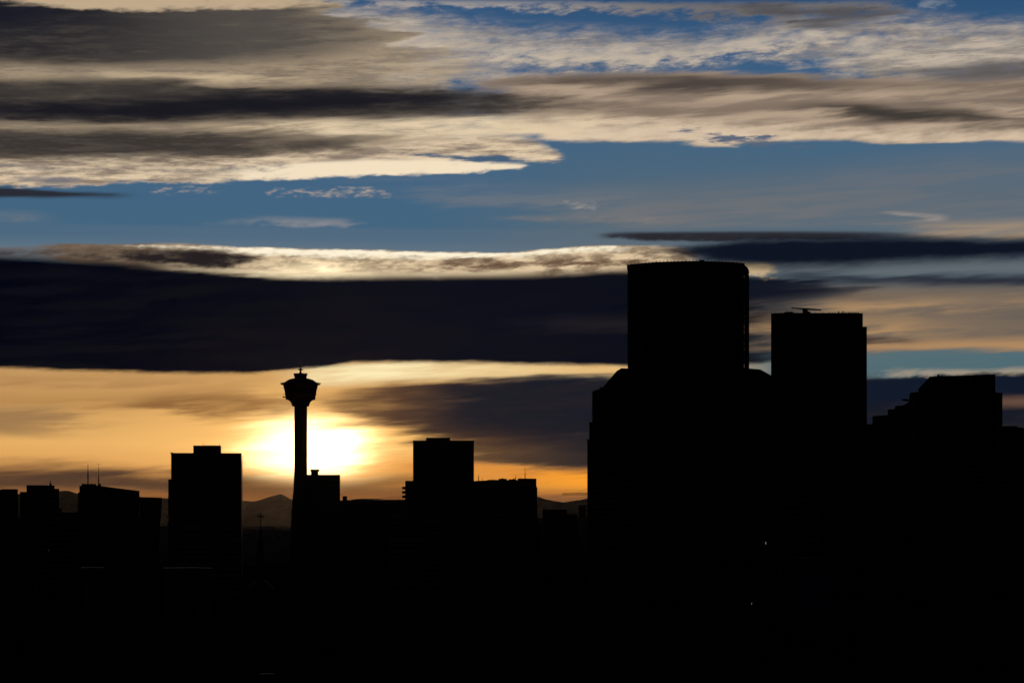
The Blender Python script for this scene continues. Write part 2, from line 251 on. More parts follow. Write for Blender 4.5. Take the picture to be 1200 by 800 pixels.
band([(0, -60)], [(0, 0), (60, 7), (150, 13), (250, 10), (330, 9), (420, 5)], [(0, 1), (250, .95), (360, .8), (440, 0)], (200, 172, 132), 5, 5, 'fluf', 7, den='fluf', dn=1.1, edge=(.1, 1.))

bg_high = N('ShaderNodeBackground'); L(acc, bg_high.inputs[0])
mx = N('ShaderNodeMixShader'); L(MR(V, V_(600, 271), V_(600, 266)), mx.inputs[0]); L(bg_low.outputs[0], mx.inputs[1]); L(bg_high.outputs[0], mx.inputs[2])
# away from the picture the sky is made dark: an invented overcast, added to keep the city black
front = M('MULTIPLY', M('MULTIPLY', MR(M('ABSOLUTE', M('SUBTRACT', AZ, -2.)), 15., 36., 1., 0.), MR(EL, 14., 22., 1., 0.)), MR(EL, -1.5, -.5))
bg_dark = N('ShaderNodeBackground'); bg_dark.inputs[0].default_value = lin((9, 10, 12))
mx2 = N('ShaderNodeMixShader'); L(front, mx2.inputs[0]); L(bg_dark.outputs[0], mx2.inputs[1]); L(mx.outputs[0], mx2.inputs[2])
wo = N('ShaderNodeOutputWorld'); L(mx2.outputs[0], wo.inputs[0])

# ------------------------------------------------------------------ sun: low, behind thin cloud
sd = bpy.data.lights.new('sun', 'SUN'); so = bpy.data.objects.new('sun', sd); COL.objects.link(so)
sd.energy = .05; sd.angle = R(.6); sd.color = (1, .52, .22)
sun_dir = Vector((math.sin(R(SUN_AZ))*math.cos(R(SUN_EL)), math.cos(R(SUN_AZ))*math.cos(R(SUN_EL)), math.sin(R(SUN_EL))))
so.rotation_euler = sun_dir.to_track_quat('Z', 'Y').to_euler()
so.location = sun_dir*500 + Vector((0, 0, 300))

# ------------------------------------------------------------------ materials
def mat(name, color, rough=.8, spec=.3, metal=0., vary=.25, scale=.15, bump=0.):
    m = bpy.data.materials.new(name); m.use_nodes = True
    t = m.node_tree; p = t.nodes['Principled BSDF']
    p.inputs['Roughness'].default_value = rough; p.inputs['Metallic'].default_value = metal
    p.inputs['Specular IOR Level'].default_value = spec
    co = t.nodes.new('ShaderNodeTexCoord'); nz = t.nodes.new('ShaderNodeTexNoise')
    nz.inputs['Scale'].default_value = scale; nz.inputs['Detail'].default_value = 6
    t.links.new(co.outputs['Object'], nz.inputs['Vector'])
    r = t.nodes.new('ShaderNodeValToRGB'); t.links.new(nz.outputs['Fac'], r.inputs[0])
    r.color_ramp.elements[0].position = .3; r.color_ramp.elements[1].position = .7
    r.color_ramp.elements[0].color = tuple(c*(1-vary) for c in color)+(1,)
    r.color_ramp.elements[1].color = tuple(c*(1+vary) for c in color)+(1,)
    t.links.new(r.outputs[0], p.inputs['Base Color'])
    return m
def glass(name, color, pane=1.5, storey=3.6, frame=(.03, .03, .032), rough=.12, spec=.5):
    """panes in thin frames: a window ribbon or a curtain wall"""
    m = mat(name, color, rough, spec, vary=.3, scale=.4); t = m.node_tree; p = t.nodes['Principled BSDF']
    co = t.nodes.new('ShaderNodeTexCoord'); sx = t.nodes.new('ShaderNodeSeparateXYZ'); t.links.new(co.outputs['Object'], sx.inputs[0])
    def saw(src, step, w):
        a = t.nodes.new('ShaderNodeMath'); a.operation = 'MULTIPLY'; a.inputs[1].default_value = 1/step; t.links.new(src, a.inputs[0])
        f = t.nodes.new('ShaderNodeMath'); f.operation = 'FRACT'; t.links.new(a.outputs[0], f.inputs[0])
        g = t.nodes.new('ShaderNodeMath'); g.operation = 'LESS_THAN'; g.inputs[1].default_value = w; t.links.new(f.outputs[0], g.inputs[0]); return g.outputs[0]
    ad = t.nodes.new('ShaderNodeMath'); ad.operation = 'ADD'; t.links.new(sx.outputs[0], ad.inputs[0]); t.links.new(sx.outputs[1], ad.inputs[1])
    mxm = t.nodes.new('ShaderNodeMath'); mxm.operation = 'MAXIMUM'
    t.links.new(saw(ad.outputs[0], pane, .1), mxm.inputs[0]); t.links.new(saw(sx.outputs[2], storey, .12), mxm.inputs[1])
    base = p.inputs['Base Color'].links[0].from_socket
    mc = t.nodes.new('ShaderNodeMix'); mc.data_type = 'RGBA'; t.links.new(mxm.outputs[0], mc.inputs[0]); t.links.new(base, mc.inputs[6]); mc.inputs[7].default_value = frame+(1,)
    t.links.new(mc.outputs[2], p.inputs['Base Color'])
    ro = t.nodes.new('ShaderNodeMapRange'); ro.inputs[3].default_value = rough; ro.inputs[4].default_value = .6
    t.links.new(mxm.outputs[0], ro.inputs[0]); t.links.new(ro.outputs[0], p.inputs['Roughness'])
    return m
def lamp_mat(name, color, s):
    m = bpy.data.materials.new(name); m.use_nodes = True; p = m.node_tree.nodes['Principled BSDF']
    p.inputs['Base Color'].default_value = (.5, .5, .5, 1); p.inputs['Emission Color'].default_value = color+(1,); p.inputs['Emission Strength'].default_value = s
    return m
CONC = mat('weathered concrete', (.20, .19, .175)); DCONC = mat('dark concrete', (.11, .105, .1)); BRICK = mat('brown brick', (.13, .075, .055))
STONE = mat('polished granite', (.10, .075, .07), .35, .5); STEEL = mat('painted steel', (.08, .08, .085), .5, .4); ROOFM = mat('roof gravel', (.07, .068, .065), .95, .1)
GLASS = glass('window ribbon glass', (.02, .022, .026)); CURT = glass('curtain wall glass', (.018, .022, .028), 1.8, 4.1); BLUEG = glass('blue glazing', (.02, .03, .05), 2.4, 3.4)
BARK = mat('bark', (.06, .045, .035)); LEAF = mat('winter twigs and leaves', (.05, .048, .03), .9, .1, vary=.5, scale=.5); SPRUCE = mat('spruce needles', (.035, .05, .03), .9, .1, vary=.4, scale=.6)
SHING = mat('roof shingles', (.06, .055, .05), .9, .15, scale=1.); STUCCO = mat('house stucco', (.22, .2, .17)); PALE = mat('pale metal roofing', (.2, .2, .19), .6, .3)
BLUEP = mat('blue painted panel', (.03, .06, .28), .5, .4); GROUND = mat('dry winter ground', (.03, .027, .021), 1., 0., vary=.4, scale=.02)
ASPH = mat('asphalt', (.05, .05, .05), .9, .2); ROCK = mat('snowy mountain rock', (.16, .15, .15), .9, .1, vary=.5, scale=.0006); HILLM = mat('wooded ridge', (.03, .03, .025), .95, .05, vary=.4, scale=.01)
COPPER = mat('dark copper roof', (.06, .05, .04), .5, .4); REDC = mat('reddish tower cladding', (.16, .06, .04), .5, .4)
WARM = lamp_mat('lamp light', (1, .85, .65), .12)

# ------------------------------------------------------------------ mesh helpers
def link(name, bm, m, parent=None, loc=(0, 0, 0), smooth=False):
    me = bpy.data.meshes.new(name); bmesh.ops.recalc_face_normals(bm, faces=bm.faces); bm.to_mesh(me); bm.free()
    me.materials.append(m)
    if smooth:
        for p in me.polygons: p.use_smooth = True
    o = bpy.data.objects.new(name, me); COL.objects.link(o)
    o.location = loc
    if parent: o.parent = parent
    return o
def dup(o, parent, loc):
    c = o.copy(); COL.objects.link(c); c.parent = parent; c.location = loc; return c
def box(bm, x0, x1, y0, y1, z0, z1, bev=0.):
    r = bmesh.ops.create_cube(bm, size=1)
    for v in r['verts']:
        v.co = Vector(((x0+x1)/2+v.co.x*(x1-x0), (y0+y1)/2+v.co.y*(y1-y0), (z0+z1)/2+v.co.z*(z1-z0)))
    if bev:
        es = {e for v in r['verts'] for e in v.link_edges}
        bmesh.ops.bevel(bm, geom=list(es), offset=bev, segments=1, affect='EDGES')
def boxm(*a, **k):
    bm = bmesh.new(); box(bm, *a, **k); return bm
def prism(bm, pts, y0, y1):
    """outline in x, z pushed back from y0 to y1"""
    f = [bm.verts.new((x, y0, z)) for x, z in pts]; b = [bm.verts.new((x, y1, z)) for x, z in pts]
    bm.faces.new(f); bm.faces.new(b[::-1])
    for i in range(len(pts)):
        j = (i+1) % len(pts); bm.faces.new((f[j], f[i], b[i], b[j]))
def plan(bm, pts, z0, z1):
    """outline in x, y raised from z0 to z1"""
    f = [bm.verts.new((x, y, z0)) for x, y in pts]; b = [bm.verts.new((x, y, z1)) for x, y in pts]
    bm.faces.new(f); bm.faces.new(b[::-1])
    for i in range(len(pts)):
        j = (i+1) % len(pts); bm.faces.new((f[i], f[j], b[j], b[i]))
def lathe(bm, prof, n=40, cap=True):
    rings = [[bm.verts.new((r*math.cos(2*math.pi*i/n), r*math.sin(2*math.pi*i/n), z)) for i in range(n)] for r, z in prof]
    for a, b in zip(rings, rings[1:]):
        for i in range(n): bm.faces.new((a[i], a[(i+1) % n], b[(i+1) % n], b[i]))
    if cap: bm.faces.new(rings[0][::-1]); bm.faces.new(rings[-1])
def tube(bm, a, b, r, r2=None, n=6):
    a, b = Vector(a), Vector(b); d = b-a
    q = d.to_track_quat('Z', 'Y'); r2 = r if r2 is None else r2
    rings = [[bm.verts.new(p+q@Vector((rr*math.cos(2*math.pi*i/n), rr*math.sin(2*math.pi*i/n), 0))) for i in range(n)] for p, rr in ((a, r), (b, r2))]
    for i in range(n): bm.faces.new((rings[0][i], rings[0][(i+1) % n], rings[1][(i+1) % n], rings[1][i]))
    bm.faces.new(rings[0][::-1]); bm.faces.new(rings[1])

def tag(o, label, cat, group=None):
    o['label'] = label; o['category'] = cat
    if group: o['group'] = group
    return o
def thing(name, label, cat, loc, rz=0., group=None):
    o = bpy.data.objects.new(name, None); COL.objects.link(o); o.empty_display_size = 5
    o.location = loc; o.rotation_euler = (0, 0, rz)
    return tag(o, label, cat, group)

class Site:
    """a spot in the city: turns the photograph's measures into metres at distance Y, in a frame that faces the viewer"""
    def __init__(s, pxc, Y):
        s.pxc, s.Y = pxc, Y; s.a = math.atan((pxc-600)/F); s.X = (pxc-600)/F*Y
        s.k = Y*math.cos(s.a)/F; s.loc = (s.X, Y, 0); s.rz = -s.a
    def x(s, px): return (px-s.pxc)*s.k
    def z(s, py): return CAMZ+(HOR-py)/F*s.Y

def ribbons(par, x0, x1, y0, y1, z0, z1, storey, m=GLASS, hfrac=.5, first=None, proud=.06, name='window_band', cap=60):
    """one glazed ribbon round the block on every storey"""
    n = int((z1-z0)/storey); src = None
    for i in range(n-1, max(-1, n-1-cap), -1):
        zz = z0+i*storey+.9
        if src is None: src = link(name, boxm(x0-proud, x1+proud, y0-proud, y1+proud, 0, storey*hfrac), m, par, (0, 0, zz))
        else: dup(src, par, (0, 0, zz))
def mast(par, x, y, z0, z1, r=.35, name='antenna', arms=()):
    bm = bmesh.new(); tube(bm, (0, 0, 0), (0, 0, (z1-z0)*.55), r); tube(bm, (0, 0, (z1-z0)*.55), (0, 0, z1-z0), r*.6, r*.35)
    for f, l in arms: tube(bm, (-l, 0, (z1-z0)*f), (l, 0, (z1-z0)*f), r*.5)
    return link(name, bm, STEEL, par, (x, y, z0))
def parapet(par, x0, x1, y0, y1, z, h=1.1, t=.5, m=CONC):
    bm = bmesh.new()
    box(bm, x0-.15, x1+.15, y0-.15, y0+t, z, z+h); box(bm, x0-.15, x1+.15, y1-t, y1+.15, z, z+h)
    box(bm, x0-.15, x0+t, y0+t, y1-t, z, z+h); box(bm, x1-t, x1+.15, y0+t, y1-t, z, z+h)
    return link('parapet', bm, m, par)

# ------------------------------------------------------------------ ground, hills, mountains
def struct(o): o['kind'] = 'structure'; return o
bm = bmesh.new()
xs = [-32000, -16000, -8000, -4000, -2000, -1200] + list(range(-900, 901, 60)) + [1200, 2000, 4000, 8000, 16000, 32000]
ys = [-900, -600] + list(range(-400, 1001, 50)) + [1200, 1600, 2200, 3000, 4500, 7000, 12000, 20000, 34000, 58000]
def gz(x, y):
    d = math.hypot(x, y*1.0)
    return 37.*max(0, 1-d/420)**1.3 + (noise.noise(Vector((x*.01, y*.01, 0)))*1.2 if d < 1000 else 0)*max(0, 1-d/420)
g = [[bm.verts.new((x, y, gz(x, y))) for x in xs] for y in ys]
for j in range(len(ys)-1):
    for i in range(len(xs)-1): bm.faces.new((g[j][i], g[j][i+1], g[j+1][i+1], g[j+1][i]))
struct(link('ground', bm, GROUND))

def ridge(name, Y, depth, prof, rough, m, cols=360, rows=14, foot=0.):
    bm = bmesh.new(); rowsv = []
    px0, px1 = -160, 1360
    for j in range(rows+1):
        t = j/rows; row = []
        for i in range(cols+1):
            px = px0+(px1-px0)*i/cols
            for (a, ya), (b, yb) in zip(prof, prof[1:]):
                if a <= px <= b: py = ya+(yb-ya)*(px-a)/(b-a); break
            else: py = prof[0][1] if px < prof[0][0] else prof[-1][1]
            YY = Y+depth*(t-.5)
            sh = 1-abs(t-.5)*2                              # crest in the middle
            hgt = (CAMZ+(HOR-py)/F*Y)*sh**.8
            x = (px-600)/F*Y
            p = Vector((x/ (Y*.012), YY/(Y*.012), 2.3))
            hgt += (noise.fractal(p, .9, 2.1, 6)*rough*(.25+.75*min(1, (1-sh)*2.2)) if 0 < t < 1 else 0)
            row.append(bm.verts.new((x, YY, max(foot, hgt) if 0 < t < 1 else -1)))
        rowsv.append(row)
    for a, b in zip(rowsv, rowsv[1:]):
        for i in range(cols): bm.faces.new((a[i], a[i+1], b[i+1], b[i]))
    return struct(link(name, bm, m))
ridge('mountains', 44000, 9000, [(-160, 580), (20, 578), (68, 576), (80, 575.5), (91, 578), (150, 581), (189, 583.5), (240, 585), (283, 586.5), (298, 588), (310, 584.4), (320.5, 581.6), (325, 580), (329.5, 579), (334, 581), (340, 584.4), (352, 588), (400, 586), (440, 584.2), (471, 585), (560, 584), (629, 582), (638, 585), (650, 586.5), (660, 587), (671, 586), (680, 585), (688, 583.4), (760, 581), (900, 579), (1100, 582), (1360, 580)], 90, ROCK)
RISE = ridge('wooded_rise', 2950, 900, [(-160, 612), (60, 604), (92, 604), (150, 611), (189, 616.5), (240, 618.5), (285, 619.5), (320, 620.2), (345, 619.6), (400, 612), (480, 606), (560, 606), (629, 607), (664, 606.6), (690, 606), (900, 600), (1360, 600)], 1.5, HILLM, rows=10)
ridge('foothills', 9000, 2200, [(-160, 613), (60, 610), (91, 612), (190, 616), (285, 616.5), (345, 616.5), (380, 608), (402, 586.5), (430, 584.8), (450, 585.6), (472, 585), (560, 590), (600, 605), (632, 609), (700, 609), (1360, 606)], 10, HILLM)

# ------------------------------------------------------------------ observation tower
t = Site(352.2, 2200); T = thing('observation_tower', 'slender concrete observation tower with flared pod, standing in front of the setting sun', 'tower', t.loc, t.rz)
k = t.k; z = t.z
bm = bmesh.new(); lathe(bm, [(13*k, 0), (11.6*k, z(620)), (10.2*k, z(592)), (8.6*k, z(575)), (7.4*k, z(552)), (7.0*k, z(530)), (6.9*k, z(500)), (7.2*k, z(474))], 36); link('shaft', bm, CONC, T, smooth=True)
bm = bmesh.new()
for i in range(9):
    a = 2*math.pi*i/9; r = 7.3*k if True else 0
    box(bm, -.35, .35, -.35, .35, z(610), z(476))
    for v in bm.verts[-8:]: v.co.x += r*math.cos(a); v.co.y += r*math.sin(a)
link('shaft_rib', bm, DCONC, T)
bm = bmesh.new(); lathe(bm, [(9.6*k, z(476)), (10.4*k, z(474.6)), (10.5*k, z(473.9)), (10.9*k, z(472.4)), (12.2*k, z(470.4)), (14.4*k, z(468.7)), (16.9*k, z(467.9)), (17.4*k, z(467.7))], 48); link('corbel', bm, CONC, T, smooth=True)
bm = bmesh.new(); lathe(bm, [(17.3*k, z(468)), (17.9*k, z(463)), (18.7*k, z(462.6)), (18.6*k, z(461.2))], 48); link('lower_deck', bm, REDC, T)
bm = bmesh.new(); lathe(bm, [(18.3*k, z(461.2)), (19.3*k, z(455.6))], 48); link('window_band', bm, GLASS, T)
bm = bmesh.new(); lathe(bm, [(19.6*k, z(455.6)), (20.2*k, z(451.4)), (20.6*k, z(450.8)), (20.4*k, z(449.8))], 48); link('upper_deck', bm, REDC, T)
bm = bmesh.new(); lathe(bm, [(20.2*k, z(449.8)), (18.4*k, z(447.6)), (14.6*k, z(445.0)), (10.5*k, z(443.6)), (7.6*k, z(443.2))], 48); link('roof_dome', bm, COPPER, T, smooth=True)
bm = bmesh.new(); lathe(bm, [(7.0*k, z(443.3)), (7.6*k, z(440)), (8.0*k, z(439)), (8.2*k, z(438.2)), (8.2*k, z(437.6)), (7.4*k, z(437.6))], 40); link('roof_drum', bm, DCONC, T)
src = None
for i in range(16):
    a = 2*math.pi*i/16
    if src is None:
        bm = bmesh.new(); tube(bm, (18.6*k, 0, z(448)), (22.6*k, 0, z(449.6)), .4); tube(bm, (19.8*k, 0, z(451.2)), (23.*k, 0, z(450)), .45); tube(bm, (22.8*k, 0, z(450.4)), (23.2*k, 0, z(448.2)), .4)
        src = o = link('rim_bracket', bm, STEEL, T)
    else: o = dup(src, T, (0, 0, 0))
    o.rotation_euler = (0, 0, a)
bm = bmesh.new(); box(bm, -20.8*k, -16.5*k, -1, 1, z(465.8), z(464.6)); tube(bm, (-20.4*k, 0, z(465)), (-20.4*k, 0, z(463.4)), .25); link('service_balcony', bm, STEEL, T)
bm = bmesh.new(); lathe(bm, [(1.6*k, z(437.7)), (1.1*k, z(434.4))], 12); lathe(bm, [(1.2*k, z(434)), (3*k, z(433.4)), (2.6*k, z(432.4)), (1*k, z(431.8))], 20); link('beacon_dish', bm, STEEL, T)
bm = bmesh.new(); tube(bm, (0, 0, z(434.4)), (0, 0, z(428)), .7*k); tube(bm, (0, 0, z(428)), (0, 0, z(421.6)), .5*k, .3*k); link('mast', bm, STEEL, T)

# ------------------------------------------------------------------ crescent tower
t = Site(806.5, 1700); k = t.k
B = thing('crescent_skyscraper', 'tallest skyscraper, broad with a bowed glass front and rounded right corner', 'skyscraper', t.loc, t.rz)
z1 = t.z(305.8); hw = 72*k; sag = 21.
def arc(hw, sag, y0, n=32, lo=-1., hi=1.):
    """points of the bowed front between two shares of its half width"""
    Rr = (hw*hw+sag*sag)/(2*sag); P = []
    for i in range(n+1):
        xx = hw*(lo+(hi-lo)*i/n); P.append((xx, y0+Rr-math.sqrt(Rr*Rr-xx*xx)))
    return P
HI = (872.6-806.5)/72; H2 = (876.2-806.5)/72
front = arc(hw, sag, 0, hi=HI)
def bow_plan(d, grow=0., lo=-1., hi=HI, n=32):
    return arc(hw+grow, sag, -grow, n, lo, hi)+arc(hw+grow, sag*.6, d+grow, n, lo, hi)[::-1]
bm = bmesh.new(); plan(bm, bow_plan(24), 0, z1-3.2); link('curtain_wall', bm, CURT, B)
bm = bmesh.new(); plan(bm, bow_plan(24, .5), z1-3.2, z1-.1); link('parapet', bm, STEEL, B)
st = 4.15; n = int((z1-4)/st); src = None
for i in range(n-1, max(-1, n-56), -1):
    if src is None:
        bm = bmesh.new(); plan(bm, bow_plan(24, .18), 0, .7); src = link('floor_band', bm, STEEL, B, (0, 0, (i+1)*st))
    else: dup(src, B, (0, 0, (i+1)*st))
diag = arc(hw, sag, -.5, 24, hi=HI)
for j in range(9):                                                   # six-storey diagonal grid on the front
    za, zb = j*6*st, min((j+1)*6*st, z1-3)
    bm = bmesh.new()
    for i in range(0, 24, 4):
        p, q, m_ = diag[i], diag[i+4], diag[i+2]; zm = (za+zb)/2
        for (u0, v0), (u1, v1) in (((p, za), (m_, zm)), ((m_, zm), (q, zb)), ((q, za), (m_, zm)), ((m_, zm), (p, zb))):
            tube(bm, (u0[0], u0[1]-.2, v0), (u1[0], u1[1]-.2, v1), .5)
    link('diagonal_brace', bm, STEEL, B)
# glazed flank set back from the rounded right edge, almost edge-on to the viewer: it mirrors the sky to the right
SHEEN = mat('smooth glazed flank', (.02, .022, .026), .06, .6, vary=.1)
yA = arc(hw, sag, 0, 1, HI, H2)[0][1]
xa, xb = t.x(872.7), t.x(874.9)
bm = bmesh.new(); plan(bm, [(xa+.02, yA+.1), (xa+.4, yA+.1), (xb*1.008+.3, yA+13), (xb*1.008, yA+13)][::-1], 0, z1-7.6); link('glazed_flank', bm, SHEEN, B)
xc, xd = t.x(875.0)*1.008, t.x(878.5)*1.008
bm = bmesh.new(); plan(bm, [(xc, yA+13.2), (xd-.5, yA+13.2), (xd, yA+14), (xd, yA+20), (xc, yA+20)], 0, z1-7.6); link('corner_fin', bm, STEEL, B)
bm = bmesh.new()
cap = arc(hw, sag, 0, 8, HI, 1.)
prism(bm, [(cap[0][0]+.02, z1-7.5), (cap[-1][0], z1-7.5), (cap[-1][0], z1-6.2), (cap[-2][0], z1-4.6), (cap[-3][0], z1-3.7), (cap[-5][0], z1-2.6), (cap[0][0]+.02, z1-1.2)], cap[0][1], 24+sag*.5); link('rounded_corner', bm, STEEL, B)
bm = bmesh.new()
for i in range(34):
    p = front[int(i*32/34)]; tube(bm, (p[0], p[1]+.4, z1-.2), (p[0], p[1]+.4, z1+.5+(i*7 % 5)*.16), .2, n=4)
link('roof_railing', bm, STEEL, B)
bm = boxm(8, 12, 8, 12, z1-.2, z1+1.6); link('roof_unit', bm, DCONC, B)

# ------------------------------------------------------------------ towers round the crescent
t = Site(735, 1950); k = t.k; x, z = t.x, t.z
L1 = thing('chamfered_skyscraper', 'stepped dark tower with sloping chamfered crown, showing left of the tallest skyscraper', 'skyscraper', t.loc, t.rz)
link('wall', boxm(x(694), x(775), 0, 42, 0, z(458)), STONE, L1)
ribbons(L1, x(694), x(775), 0, 42, 0, z(458)-3, 3.9, cap=26)
bm = bmesh.new(); prism(bm, [(x(696.2), z(458)), (x(775), z(458)), (x(775), z(432)), (x(734), z(431.2)), (x(728), z(431)), (x(722.5), z(434.5)), (x(706.5), z(453)), (x(703), z(455)), (x(696.6), z(457.2))], 1.5, 38); link('crown', bm, COPPER, L1)
link('side_bay', boxm(x(690.4), x(694)-.1, 4, 34, 0, z(494)), STONE, L1); link('side_bay', boxm(x(688), x(690.4)-.1, 7, 30, 0, z(514)), DCONC, L1)
bm = bmesh.new(); box(bm, x(703), x(704.4), 2, 3.4, z(456.5), z(452.6)); link('roof_unit', bm, DCONC, L1)
t = Site(872, 2050); x, z = t.x, t.z
L2 = thing('chamfered_skyscraper', 'dark tower with low gabled crown, in the gap between the two tall right-hand skyscrapers', 'skyscraper', t.loc, t.rz)
link('wall', boxm(x(840), x(911), 0, 40, 0, z(446)), STONE, L2); ribbons(L2, x(840), x(911), 0, 40, 0, z(446)-3, 3.9, cap=28)
bm = bmesh.new(); prism(bm, [(x(840), z(446)), (x(911), z(446)), (x(908), z(442.8)), (x(902), z(438.8)), (x(891), z(432.6)), (x(878), z(431.4)), (x(850), z(431)), (x(843), z(436))], 2, 36); link('crown', bm, COPPER, L2)

t = Site(959.7, 1864); x, z = t.x, t.z
Nn = thing('slab_skyscraper', 'second tallest skyscraper, square topped slab with a window cleaning crane on its roof', 'skyscraper', t.loc, t.rz)
yt = 367.6
link('wall', boxm(x(903.4), x(1011), 0, 40, 0, z(yt)), CURT, Nn)
link('side_bay', boxm(x(1011)+.05, x(1015.9), 5, 34, 0, z(382.7)), STONE, Nn)
ribbons(Nn, x(903.4), x(1011), 0, 40, 0, z(yt)-6, 3.9, hfrac=.55, cap=46)
bm = bmesh.new(); prism(bm, [(x(903.2), z(yt)), (x(1011.2), z(yt)), (x(1011), z(367.9)), (x(1004), z(367)), (x(985), z(366.9)), (x(952), z(366.7)), (x(930), z(366)), (x(928.5), z(364.7)), (x(921), z(364.8)), (x(918), z(366)), (x(903.3), z(366.4))], -.3, 40.3); link('parapet', bm, DCONC, Nn)
bm = bmesh.new()
for px in [908, 914, 940, 956, 964, 972, 976, 982.6, 983.2, 987.4, 988, 990.5, 994.5, 995.6, 998, 1000, 1003, 1006]:
    h = .9 if px not in (982.6, 983.2, 987.4, 988) else 1.5
    tube(bm, (x(px), 2+random.random()*4, z(367.2)), (x(px), 2+random.random()*4, z(367.2-h*1.9)), .26, n=5)
link('roof_mast', bm, STEEL, Nn)
bm = bmesh.new()
bm2 = bm; prism(bm, [(x(941.4), z(366.4)), (x(948.5), z(366.4)), (x(950), z(364)), (x(946.8), z(363.2)), (x(946), z(361)), (x(940.6), z(361)), (x(939.8), z(362.2))], 9, 13); cr = link('roof_crane', bm, STEEL, Nn)
bm = bmesh.new(); prism(bm, [(x(927), z(359.2)), (x(927.4), z(358.4)), (x(936), z(358.9)), (x(946), z(359.7)), (x(962.5), z(361.3)), (x(962.6), z(362.3)), (x(948), z(361.6)), (x(940), z(360.6))], 9.6, 12.4); link('boom', bm, STEEL, cr)

# stepped building with sloping glass roof, far right
t = Site(1110, 1760); x, z = t.x, t.z
O = thing('stepped_tower', 'broad stepped block with a sloping roof, rightmost of the tall silhouettes', 'building', t.loc, t.rz)
def pr(name, pts, y0, y1, m): 
    bm = bmesh.new(); prism(bm, [(x(a), z(b) if b is not None else 0) for a, b in pts], y0, y1); return link(name, bm, m, O)
pr('wall', [(1076, None), (1166.4, None), (1166.4, 440.2), (1166, 438.6), (1088.9, 440.3), (1088.4, 441.4), (1076, 454.6)], 6, 40, BLUEG)
pr('lower_step', [(1064.2, None), (1076-.1, None), (1076-.1, 458.6), (1071, 458.6), (1066, 459.6), (1065.6, 462), (1064.2, 471.6)], 3, 38, CONC)
pr('lower_step', [(1039.8, None), (1064.1, None), (1064.1, 470.5), (1058.6, 473.6), (1049, 474.6), (1047.6, 478.2), (1039.8, 478.6)], 5, 36, CONC)
pr('lower_step', [(1020.6, None), (1039.7, None), (1039.7, 485), (1037, 485), (1021.6, 486.2)], 6, 34, DCONC)
pr('side_wing', [(1166.5, None), (1174.8, None), (1174.8, 460), (1168, 459.8), (1166.5, 458)], 8, 36, CONC)
pr('chimney', [(1098, 440.2), (1100.8, 440.2), (1100.8, 437.4), (1098, 437.4)], 12, 15, DCONC)
pr('chimney', [(1102.4, 440), (1103.6, 440), (1103.6, 438.0), (1102.4, 438.0)], 12, 15, DCONC)
pr('roof_arm', [(1056.4, 468.2), (1064.2, 469.2), (1064.2, 467.2), (1063, 466), (1056.4, 466.4)], 6, 8, STEEL)
for i in range(24):
    zz = z(470)-i*4.2
    link('window_band', boxm(x(1078), x(1165), 5.9, 6.4, zz, zz+2.1), GLASS, O) if i == 0 else None
for i in range(5):
    xx = x(1045)+i*4.5; mast(O, xx if i % 2 else xx+2, 12, z(479)-.3, z(479)+1.6+(i % 3)*1.1, .14, 'roof_mast')

# ------------------------------------------------------------------ skyline on the left and middle
def block(name, label, pxs, Y, tops, depth, wall=CONC, storey=3.5, rib=True, cat='building', pent=(), masts=(), yaw=0., lip=True, cap=40, hfrac=.5):
    """tops: (x0, x1, ytop[, ytop at right end]) blocks side by side; pent: boxes on the roof"""
    t = Site(sum(pxs)/2, Y); x, z = t.x, t.z
    E = thing(name, label, cat, t.loc, t.rz+yaw)
    for i, tp in enumerate(tops):
        x0, x1, y0 = tp[:3]; y1 = tp[3] if len(tp) > 3 else y0; dd = depth*(1-.12*i)
        bm = bmesh.new(); prism(bm, [(x(x0)+.03*i, 0), (x(x1)-.03*i, 0), (x(x1)-.03*i, z(y1)), (x(x0)+.03*i, z(y0))], i*1.5, i*1.5+dd)
        link('wall' if i == 0 else 'wing', bm, wall, E)
        zt = min(z(y0), z(y1))
        if rib: ribbons(E, x(x0)+.4, x(x1)-.4, i*1.5, i*1.5+dd, 0, zt-.8, storey, cap=cap, hfrac=hfrac)
        if lip and y0 == y1: parapet(E, x(x0)+.05*i, x(x1)-.05*i, i*1.5+.3, i*1.5+dd-.3, zt+.003, .8, .4, DCONC)
    for (a, b, yt, yb) in pent:
        link('penthouse', boxm(x(a), x(b), depth*.25, depth*.7, z(yb)-.3, z(yt)), DCONC, E)
    for m_ in masts:
        mast(E, x(m_[0]), depth*.4, z(m_[2]), z(m_[1]), m_[3] if len(m_) > 3 else .3, arms=m_[4] if len(m_) > 4 else ())
    return E, t
block('apartment_block', 'low flat roofed block at the left edge of the skyline', (-16, 21), 2300, [(-16, 21, 574.2)], 22, BRICK, pent=[(2, 20.6, 572.6, 574.4)], masts=[(1.2, 571.2, 574.2, .2), (3, 572, 574.2, .2)])
Bb, t = block('apartment_block', 'stepped block with one short roof spike, second from the left edge', (24, 70), 2250, [(31, 64, 569.4), (23.4, 31, 577), (64, 69.6, 573.2)], 24, CONC, pent=[(31, 57, 568, 569.8)], masts=[(59, 562.6, 569.5, .75), (60.2, 566, 569.5, .7)])
link('roof_canopy', boxm(t.x(63), t.x(69.4), 6, 16, t.z(573.2), t.z(572.2)), STEEL, Bb)
C, t = block('office_block', 'office block with two tall thin antennas and a sloping roofline', (93, 164), 2050, [(95.6, 112.5, 566.8), (112.5, 163.6, 568.4, 574.8), (93, 95.6, 569), (91.4, 93, 576.5)], 26, DCONC, pent=[(114.8, 118.2, 566.4, 569.2)], masts=[(103, 543.4, 566.8, .55), (115.6, 551, 567, .5), (115.6, 543.2, 552, .22, ((.98, 1.5),)), (97, 564, 566.8, .2), (99.5, 565, 566.8, .2), (107, 565, 566.8, .2)], lip=False)
